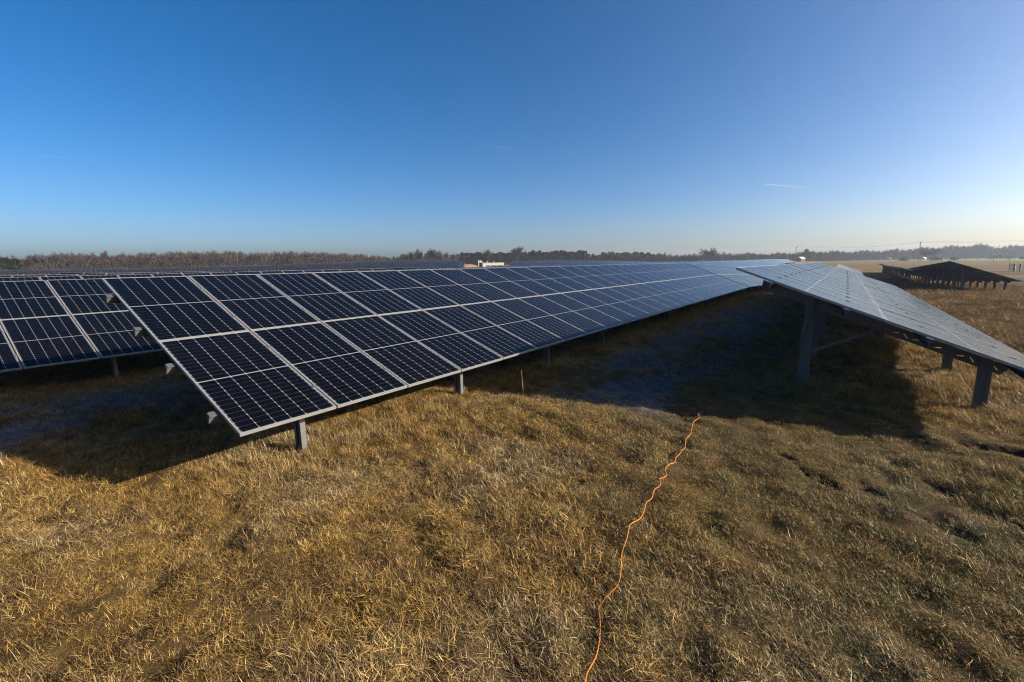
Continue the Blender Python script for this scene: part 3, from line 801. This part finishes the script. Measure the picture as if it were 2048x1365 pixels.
GR = [(-200, 'slender bare tree in the loose-topped stretch of wood at the far left', 'bare trees at the far left of the skyline', 300),
      (300, 'grey-brown bare tree in the dense wood behind the left half of the field', 'bare trees of the dense wood on the left skyline', 780),
      (780, 'pale upright bare tree in the copse left of the white building', 'pale bare trees left of the white building', 935),
      (935, 'bare tree standing among the dark pines behind the white building', 'bare trees among the pines', 1180),
      (1180, 'dull brown bare tree in the wood behind the small farm sheds', 'bare trees behind the farm sheds', 1560),
      (1560, 'hazy bluish bare tree in the distant wood behind the right row', 'hazy bare trees of the distant wood', 1840),
      (1840, 'faint hazy bare tree on the far right skyline beyond the green field', 'faint bare trees on the far right skyline', 2300)]
cnt = 0; px = -70.
while px < 2110:
    for a, lb, gp, b in GR:
        if a <= px < b: break
    step = 10.5 if px < 1180 else 7.5
    if px < 290: step = 9.5
    for rowk in (0, 1):
        if rowk and px < 290: continue
        if rowk and random.random() < .45: continue
        q = px+random.uniform(-5, 5); jit = random.uniform(-1, 6 if px > 290 else 11) if not rowk else random.uniform(0, 4)
        if 935 < q < 1175 and random.random() < .55: continue
        kind = random.choice(BP if (780 < px < 935 or random.random() < .25) else BT)
        if px > 1840: kind = random.choice(BR+BT)
        put_tree(kind, 'bare_tree', q, rt(q)*random.uniform(.985, 1.03)+rowk*18, yt(q)+jit*.8, lb, 'bare tree', gp, random.uniform(.85, 1.2)); cnt += 1
    px += step
print('bare trees', cnt)
put_tree(BR[0], 'bare_tree', 1035, 322, 490.5, 'large round-crowned bare tree rising above the pines, right of the white building', 'bare tree', None, .9)
put_tree(BR[1], 'bare_tree', 1416, 385, 494.5, 'tall round-crowned bare tree standing out of the wood beyond the end of the middle table', 'bare tree', None, 1.0)
put_tree(BT[1], 'bare_tree', 865, 315, 494.5, 'tallest pale bare tree in the copse left of the white building', 'bare tree', None, .9)
put_tree(BT[2], 'bare_tree', 975, 318, 496, 'tall bare tree among the pines, directly above the white building', 'bare tree', None, .9)
put_tree(BR[0], 'bare_tree', 1222, 345, 500.5, 'bushy bare tree at the left end of the wood, left of the farm sheds', 'bare tree', None, 1.0)
put_tree(BT[0], 'bare_tree', 838, 318, 496, 'pale bare tree with pointed crown at the left end of the copse', 'bare tree', None, .8)
put_tree(BR[1], 'bare_tree', 1855, 470, 496, 'spreading bare tree right behind the tall power pole', 'bare tree', None, 1.3)
for q in list(np.arange(922, 1172, 4.0)):
    put_tree(random.choice(PT), 'pine_tree', q+random.uniform(-2, 2), rt(q)*.99, (506 if q < 1060 else 502.5)+random.uniform(-1, 3.5), 'dark green pine in the belt behind the white building', 'pine tree', 'pines behind the white building', random.uniform(1.0, 1.35))
for q in list(np.arange(1230, 1322, 4.5))+[1176, 1182, 1187, 1193, 1200, 1206, 1212]:
    put_tree(random.choice(PT), 'pine_tree', q+random.uniform(-2, 2), rt(q)*1.01, 506.5+random.uniform(-1.5, 2.5)+(3 if q > 1300 or q < 1205 else 0), 'dark pine in the clump behind the farm sheds', 'pine tree', 'pines behind the farm sheds', random.uniform(1.1, 1.5))
put_tree(PT[0], 'pine_tree', 1611, 470, 499.5, 'single dark conifer with pointed top beside the thin distant power pole', 'pine tree', None, 1.2)
put_tree(PT[1], 'pine_tree', 10, 262, 517, 'low dark evergreen at the far left end of the field', 'pine tree', 'evergreens at the far left', 1.5)
put_tree(PT[2], 'pine_tree', 30, 262, 519, 'low dark evergreen at the far left end of the field', 'pine tree', 'evergreens at the far left', 1.6)
# thicket below the crowns (a far-off mass)
def thicket(name, x0, x1, frac, label, n):
    r = np.random.RandomState(int(x0)+999); V = []; Fc = []
    for k in range(n):
        q = r.uniform(x0, x1); th = theta_px(q); R = rt(q)*r.uniform(.975, 1.08); x, y = R*math.cos(th), R*math.sin(th); z = gz(x, y)
        depth = R*math.cos(th-YAW); H = max(CZ+(horizon(q)-yt(q))*depth/905-z, 2.5)*float(np.interp(q, [0, 300, 800, 1180, 1600, 2100], [.40, .74, .72, .88, .90, .9]))*(.86+.10*math.sin(q*.11)+.08*math.sin(q*.53+1)+r.normal(0, .07))
        h = z+H*r.uniform(0, 1)**1.3-.3; L = H*r.uniform(.12, .3); wv = r.uniform(.035, .08)*R/300*1.7
        az = r.uniform(0, 6.28); el = r.uniform(.3, 1.5); d = Vector((math.cos(az)*math.cos(el), math.sin(az)*math.cos(el), math.sin(el)))
        s = d.cross(Vector((r.normal(), r.normal(), r.normal()))).normalized()*wv; p = Vector((x, y, h)); i = len(V)
        V += [p-s, p+s, p+d*L]; Fc.append((i, i+1, i+2))
    me = bpy.data.meshes.new(name); me.from_pydata([tuple(v) for v in V], [], Fc); me.materials.append(M['thicket'])
    obj(name, me, label=label, kind='stuff')
thicket('woodland_undergrowth', -90, 1600, .62, 'dense brown winter undergrowth filling the far woods', 150000)
thicket('woodland_undergrowth', 1600, 2130, .85, 'hazy undergrowth of the distant wood on the right', 60000)
# low bushes on the far meadow
for k, (q, w_, h_, r_) in enumerate([(1805, 12, 7, 420), (1870, 16, 7, 430), (1907, 11, 6, 430), (2000, 48, 8, 520), (2046, 12, 5, 500)]):
    th = theta_px(q); x, y = r_*math.cos(th), r_*math.sin(th); dp = r_*math.cos(th-YAW)
    rr = random.Random(k); mb = MB(); W2 = w_*dp/905/2; H2 = h_*dp/905
    for _ in range(700):
        a = rr.uniform(-1, 1); b = rr.uniform(-1, 1); hh = H2*math.sqrt(max(0, 1-a*a))*rr.uniform(.05, 1)
        p = Vector((RIGHT.x*a*W2-RIGHT.y*b*H2, RIGHT.y*a*W2+RIGHT.x*b*H2, hh)); d = Vector((rr.gauss(0, 1), rr.gauss(0, 1), rr.gauss(.6, .6))).normalized()
        s = d.cross(Vector((rr.gauss(0, 1), rr.gauss(0, 1), 1))).normalized()*.12; mb.poly([p-s, p+s, p+d*H2*.22])
    t = obj('bush', None, None, (x, y, gz(x, y)), ['low dark bush left of the tall power pole', 'dark bush at the foot of the spreading tree by the power pole', 'small bush right of the power pole on the meadow edge', 'broad flat hedge-like bush at the right edge beyond the green field', 'smallest bush at the right edge of the picture'][k], 'bush')
    obj('foliage', mb.mesh('bush_foliage', M['thicket']), t)

# ------------------------------------------------------------------ buildings
def mbox_obj(name, parent, m, *boxes):
    mb = MB(); [mb.cbox(*b) for b in boxes]; return obj(name, mb.mesh(name, m), parent)
def at_px(px, r): th = theta_px(px); return Vector((r*math.cos(th), r*math.sin(th), 0))
p = at_px(983, 250); zb = gz(p.x, p.y)
b = obj('service_building', None, None, (p.x, p.y, -.75), 'long low white flat-roofed building with three windows among the panels', 'building')
b.rotation_euler = (0, 0, math.radians(-27))
W2 = 6.3
mb = MB()
# front wall with three window openings
ops = [(-4.5, -2.0), (-1.5, 1.9), (2.4, 5.9)]; xs = [-W2]+[v for o in ops for v in o]+[W2]
mb.cbox(-W2, W2, -2.5, -2.3, -1, .95); mb.cbox(-W2, W2, -2.5, -2.3, 1.95, 3.0)
for a, c in zip(xs[0::2], xs[1::2]): mb.cbox(a, c, -2.5, -2.3, .95, 1.95)
mb.cbox(-W2, -W2+.2, -2.3, 2.5, -1, 3.0); mb.cbox(W2-.2, W2, -2.3, 2.5, -1, 3.0); mb.cbox(-W2+.2, W2-.2, 2.3, 2.5, -1, 3.0)
obj('wall', mb.mesh('building_wall', M['white']), b)
rf = mbox_obj('roof', b, M['roofgrey'], (-W2-.15, W2+.15, -2.65, 2.65, 3.002, 3.22))
for vx in (-2.6, 1.2):
    mb = MB(); mb.tube([(vx, 0, 3.22), (vx, 0, 3.75)], .16, 10); mb.tube([(vx, 0, 3.75), (vx, 0, 4.1)], [.36, .36], 10); obj('roof_vent', mb.mesh('roof_vent', M['white']), rf)
for a, c in ops:
    wn = mbox_obj('window', b, M['greywin'], (a+.06, c-.06, -2.42, -2.40, 1.0, 1.9))
    mbox_obj('window_frame', wn, M['conc'], (a, c, -2.46, -2.38, .95, 1.005), (a, c, -2.46, -2.38, 1.895, 1.95), ((a+c)/2-.03, (a+c)/2+.03, -2.46, -2.425, 1.006, 1.894))
p = at_px(959, 262)
b = obj('small_tower', None, None, (p.x, p.y, -.2), 'small square white block with two roof vents behind the left end of the white building', 'building')
b.rotation_euler = (0, 0, math.radians(-27))
mb = MB(); mb.cbox(-1.2, 1.2, -1.2, 1.2, -1, 3.55); mb.cbox(-1.28, 1.28, -1.28, 1.28, 3.552, 3.72); obj('wall', mb.mesh('tower_wall', M['white']), b)
mbox_obj('window', b, M['greywin'], (-.6, .7, -1.26, -1.203, 1.9, 3.0))
for vx in (-.6, .6):
    mb = MB(); mb.tube([(vx, 0, 3.72), (vx, 0, 4.35)], [.28, .28], 8); obj('roof_vent', mb.mesh('tower_vent', M['white']), b)
def gable(px, r, w_, d_, h_, rise, label, mw, mr, rot=0., door=True):
    p = at_px(px, r); z = gz(p.x, p.y)
    t = obj('farm_shed', None, None, (p.x, p.y, z), label, 'shed'); t.rotation_euler = (0, 0, YAW-PI/2+rot)
    mb = MB(); a, b_ = w_/2, d_/2
    mb.quad((-a, -b_, -.5), (a, -b_, -.5), (a, -b_, h_), (-a, -b_, h_)); mb.quad((a, b_, -.5), (-a, b_, -.5), (-a, b_, h_), (a, b_, h_))
    mb.poly([(a, -b_, -.5), (a, b_, -.5), (a, b_, h_), (a, 0, h_+rise), (a, -b_, h_)]); mb.poly([(-a, b_, -.5), (-a, -b_, -.5), (-a, -b_, h_), (-a, 0, h_+rise), (-a, b_, h_)])
    obj('wall', mb.mesh('shed_wall', mw), t)
    mb = MB(); e = .25; k = rise/b_
    for s_ in (-1, 1):
        o_ = Vector((-a-e, s_*(b_+e), h_-k*e+.02)); sl_ = Vector((0, -s_*(b_+e), rise+k*e))
        if s_ < 0: mb.box(o_, (w_+2*e, 0, 0), sl_, (0, 0, .12))
        else: mb.box(o_+Vector((w_+2*e, 0, 0)), (-w_-2*e, 0, 0), sl_, (0, 0, .12))
    obj('roof', mb.mesh('shed_roof', mr), t)
    if door: mbox_obj('door', t, M['brick'], (-.8, .8, -b_-.05, -b_-.005, 0, min(2.2, h_-.1)))
gable(1295, 400, 3.4, 4.5, 2.3, 1.3, 'small white-walled shed, leftmost of the farm buildings below the pines', M['white'], M['paleroof'], 1.2)
gable(1311, 402, 4.0, 5.0, 2.2, 1.6, 'dark-roofed shed with a white front, beside the long low barn', M['white'], M['dark'], 1.1)
gable(1321, 410, 9.0, 6.0, 2.4, 1.6, 'long low brown barn with a pale roof in front of the wood', M['brick'], M['roofgrey'], .1)
gable(1601, 455, 4.0, 5.0, 2.4, 1.4, 'little house with a pale roof half hidden in the wood by the thin power pole', M['brick'], M['paleroof'], .2)
gable(1775, 620, 4.5, 5.0, 1.6, 1.0, 'tiny shed with a bright roof under the hazy wood, left of the tall power pole', M['brick'], M['paleroof'], .2)
gable(1846, 620, 3.5, 4.0, 1.4, .8, 'tiny pale shed just right of the tall power pole', M['white'], M['paleroof'], .3)
# white van
p = at_px(1348, 380); z = gz(p.x, p.y)
t = obj('parked_van', None, None, (p.x, p.y, z+.25), 'small white van parked beyond the panels to the right of the farm sheds', 'van'); t.rotation_euler = (0, 0, YAW-PI/2+.25); t.scale = (.8, .8, .8)
mb = MB()
prof = [(-2.2, .35), (2.3, .35), (2.35, .95), (1.9, 1.15), (1.2, 1.9), (.9, 2.0), (-2.15, 2.0), (-2.25, 1.2)]
mb.poly([(x, -.9, z_) for x, z_ in prof]); mb.poly([(x, .9, z_) for x, z_ in prof][::-1])
for a, c in zip(prof, prof[1:]+prof[:1]): mb.quad((a[0], -.9, a[1]), (a[0], .9, a[1]), (c[0], .9, c[1]), (c[0], -.9, c[1]))
obj('body', mb.mesh('van_body', M['vanwhite']), t)
mb = MB(); mb.poly([(1.83, -.8, 1.22), (1.83, .8, 1.22), (1.27, .8, 1.88), (1.27, -.8, 1.88)]); mb.v = [(x+.03, y, z_+.03) for x, y, z_ in mb.v]
mb.quad((.3, -.905, 1.2), (1.5, -.905, 1.2), (1.1, -.905, 1.75), (.3, -.905, 1.75)); mb.quad((.3, .905, 1.2), (.3, .905, 1.75), (1.1, .905, 1.75), (1.5, .905, 1.2)); obj('window', mb.mesh('van_window', M['greywin']), t)
for wx in (-1.4, 1.45):
    for wy in (-.92, .72):
        mb = MB(); mb.tube([(wx, wy, .33), (wx, wy+.2, .33)], .33, 12); obj('wheel', mb.mesh('van_wheel', M['tyre']), t)

# ------------------------------------------------------------------ power poles and wires
def pole(base, H, label, name='power_pole'):
    t = obj(name, None, None, base, label, 'power pole'); t.rotation_euler = (0, 0, 1.1)
    mb = MB(); mb.tube([(0, 0, -.5), (0, 0, H)], [.25, .17], 8); obj('pole_shaft', mb.mesh('pole_shaft', M['wood']), t)
    mb = MB(); mb.cbox(-.95, .95, -.06, .06, H-.75, H-.63); ca = obj('crossarm', mb.mesh('crossarm', M['wood']), t)
    for x in (-.85, 0, .85):
        mb = MB(); z_ = H-.63 if x else H; mb.tube([(x, 0, z_), (x, 0, z_+.18), (x, 0, z_+.34)], [.03, .07, .03], 6); obj('insulator', mb.mesh('insulator', M['dark']), ca)
    return t
A_ = on_z(1836, 523.3, -.5); A_.z = gz(A_.x, A_.y)
pole(A_, 11.6, 'tall dark wooden power pole standing by the fence on the right')
B_ = at_px(1590, 400); B_.z = gz(B_.x, B_.y); pole(B_, 11.2, 'thin distant power pole in front of the wood, beyond the middle row')
d_ = (A_-B_); C_ = A_+Vector((d_.x, d_.y, 0)).normalized()*150; C_.z = A_.z
mb = MB()
perp = Vector((-d_.y, d_.x, 0)).normalized()
for off, zz in ((-.85, 11.2), (.85, 11.2), (0, 11.85)):
    for p0, p1 in ((B_, A_), (A_, C_)):
        pts = [p0.lerp(p1, k/14)+Vector((perp.x*off, perp.y*off, zz-3.0*4*(k/14)*(1-k/14)*.6)) for k in range(15)]
        mb.tube(pts, .018, 4, cap=False)
obj('power_line', mb.mesh('power_line', M['dark']), label='thin sagging wires strung between the power poles on the right', cat='power line')

# ------------------------------------------------------------------ fences
def fence(pts, H, label, heavy=(), nw=5):
    t = obj('wire_fence', None, None, pts[0], label, 'fence')
    o = Vector(pts[0]); 
    for k, p_ in enumerate(pts):
        mb = MB(); mb.tube([(0, 0, -.4), (0, 0, H)], .13 if k not in heavy else .17, 6); obj('fence_post', mb.mesh('fence_post', M['conc'] if k in heavy else M['iron']), t, Vector(p_)-o)
    mb = MB()
    for a, c in zip(pts[:-1], pts[1:]):
        for q in range(nw):
            z_ = H*(.08+.88*q/(nw-1)); mb.tube([Vector(a)-o+Vector((0, 0, z_)), Vector(c)-o+Vector((0, 0, z_))], .012, 3, cap=False)
    obj('fence_wire', mb.mesh('fence_wire', M['iron']), t)
def gp_(px, y): p = on_z(px, y, -.5); return Vector((p.x, p.y, gz(p.x, p.y)))
fence([gp_(x, y) for x, y in [(1742, 523.3), (1760, 523.3), (1780, 523.3), (1800, 523.3), (1820, 523.3), (1841, 523.3), (1863, 523.3), (1886, 523.3), (1895, 523.3), (1910, 523.3), (1930, 523.3), (1956, 523.3), (1987, 523.3), (2018, 523.3), (2052, 523.3)]], 2.3, 'long wire fence with thin posts along the near edge of the green field', (7, 8))
g0 = gp_(2018.5, 537); g1 = gp_(2028, 537.3)
fence([g1, gp_(2040, 537.6), gp_(2055, 538), gp_(2075, 538.5)], 1.5, 'short grey mesh fence at the right edge beyond the dark row', (), 12)
t = obj('metal_gate', None, None, g0, 'narrow grey mesh gate at the right edge beyond the dark row', 'gate')
dg = g1-g0; L = dg.length; dg.normalize()
mb = MB(); mb.tube([(0, 0, -.3), (0, 0, 1.55)], .06, 8); obj('gate_post', mb.mesh('gate_post', M['iron']), t)
mb = MB(); mb.tube([(0, 0, -.3), (0, 0, 1.55)], .05, 8); obj('gate_post', mb.mesh('gate_post', M['iron']), t, dg*(L-.25))
mb = MB()
for q in range(9): mb.tube([dg*.15+Vector((0, 0, .12+q*.165)), dg*(L-.35)+Vector((0, 0, .12+q*.165))], .02, 4)
for q in range(8): mb.tube([dg*(.15+(L-.5)*q/7)+Vector((0, 0, .12)), dg*(.15+(L-.5)*q/7)+Vector((0, 0, 1.44))], .02, 4)
obj('gate_leaf', mb.mesh('gate_leaf', M['iron']), t)
wp = gp_(2029, 538.5)
mb = MB(); mb.tube([(0, 0, -.2), (0, 0, 1.0), (0, 0, 1.12)], [.12, .11, .05], 8)
obj('marker_post', mb.mesh('marker_post', M['vanwhite']), None, wp, 'short white marker post beside the grey gate', 'post')

# ------------------------------------------------------------------ contrails, high above the haze
def contrail(pa, pb, label, rad, dens=1., alt=8100.):
    m, t = nmat('contrail_ice'); n = N(t)
    tc = n.new('ShaderNodeTexCoord'); sp = n.new('ShaderNodeSeparateXYZ'); n.link(tc.outputs['Generated'], sp.inputs[0])
    nz = n.noise(tc.outputs['Object'], .003, 4, .6)
    al = n.m('MULTIPLY', n.m('POWER', n.m('SUBTRACT', 1, n.m('ABSOLUTE', sp.outputs[0]), clamp=True), 1.3), n.m('MULTIPLY', dens, n.m('ADD', .25, n.m('MULTIPLY', nz, .35))))
    d = n.new('ShaderNodeBsdfDiffuse'); d.inputs[0].default_value = (.8, .8, .8, 1)
    trn = n.new('ShaderNodeBsdfTranslucent'); trn.inputs[0].default_value = (.8, .8, .8, 1)
    a_ = n.new('ShaderNodeMixShader'); a_.inputs[0].default_value = .5; n.link(d.outputs[0], a_.inputs[1]); n.link(trn.outputs[0], a_.inputs[2])
    tp = n.new('ShaderNodeBsdfTransparent'); mx = n.new('ShaderNodeMixShader'); n.link(al, mx.inputs[0]); n.link(tp.outputs[0], mx.inputs[1]); n.link(a_.outputs[0], mx.inputs[2])
    n.out(mx.outputs[0])
    A = ray(*pa); B = ray(*pb); A = A*(alt/A.z); B = B*(alt/B.z)
    L = (B-A).length; mb = MB(); mb.tube([(L*k/24, 0, 0) for k in range(25)], [rad*(1+1.2*k/24)*(.25 if k == 0 else 1) for k in range(25)], 8, cap=False)
    o = obj('contrail', mb.mesh('contrail', m, True), None, A, label, 'contrail'); o.rotation_euler = (B-A).to_track_quat('X', 'Z').to_euler()
    o.visible_shadow = True
contrail((1529, 368.5), (1655, 379), 'short white vapour trail low in the sky right of centre', 18, .45, 3000.)
contrail((1028, 298), (930, 287), 'faint short vapour trail near the middle of the sky', 12, .2)
contrail((82, 313), (268, 323), 'faint long thin vapour trail at the left of the sky', 18, .16)

# ------------------------------------------------------------------ haze
HAZE = 0.00022
if HAZE:
    mb = MB(); mb.cbox(-120, 1250, -420, 520, -4.5, 26)
    m, t = nmat('haze_air'); n = N(t)
    pv = n.new('ShaderNodeVolumePrincipled'); pv.inputs['Color'].default_value = (.66, .80, 1, 1); pv.inputs['Density'].default_value = HAZE
    pv.inputs['Anisotropy'].default_value = .3
    o_ = n.new('ShaderNodeOutputMaterial'); n.link(pv.outputs[0], o_.inputs['Volume'])
    obj('haze', mb.mesh('haze', m), label='thin pale winter haze in the air over the fields', kind='stuff')
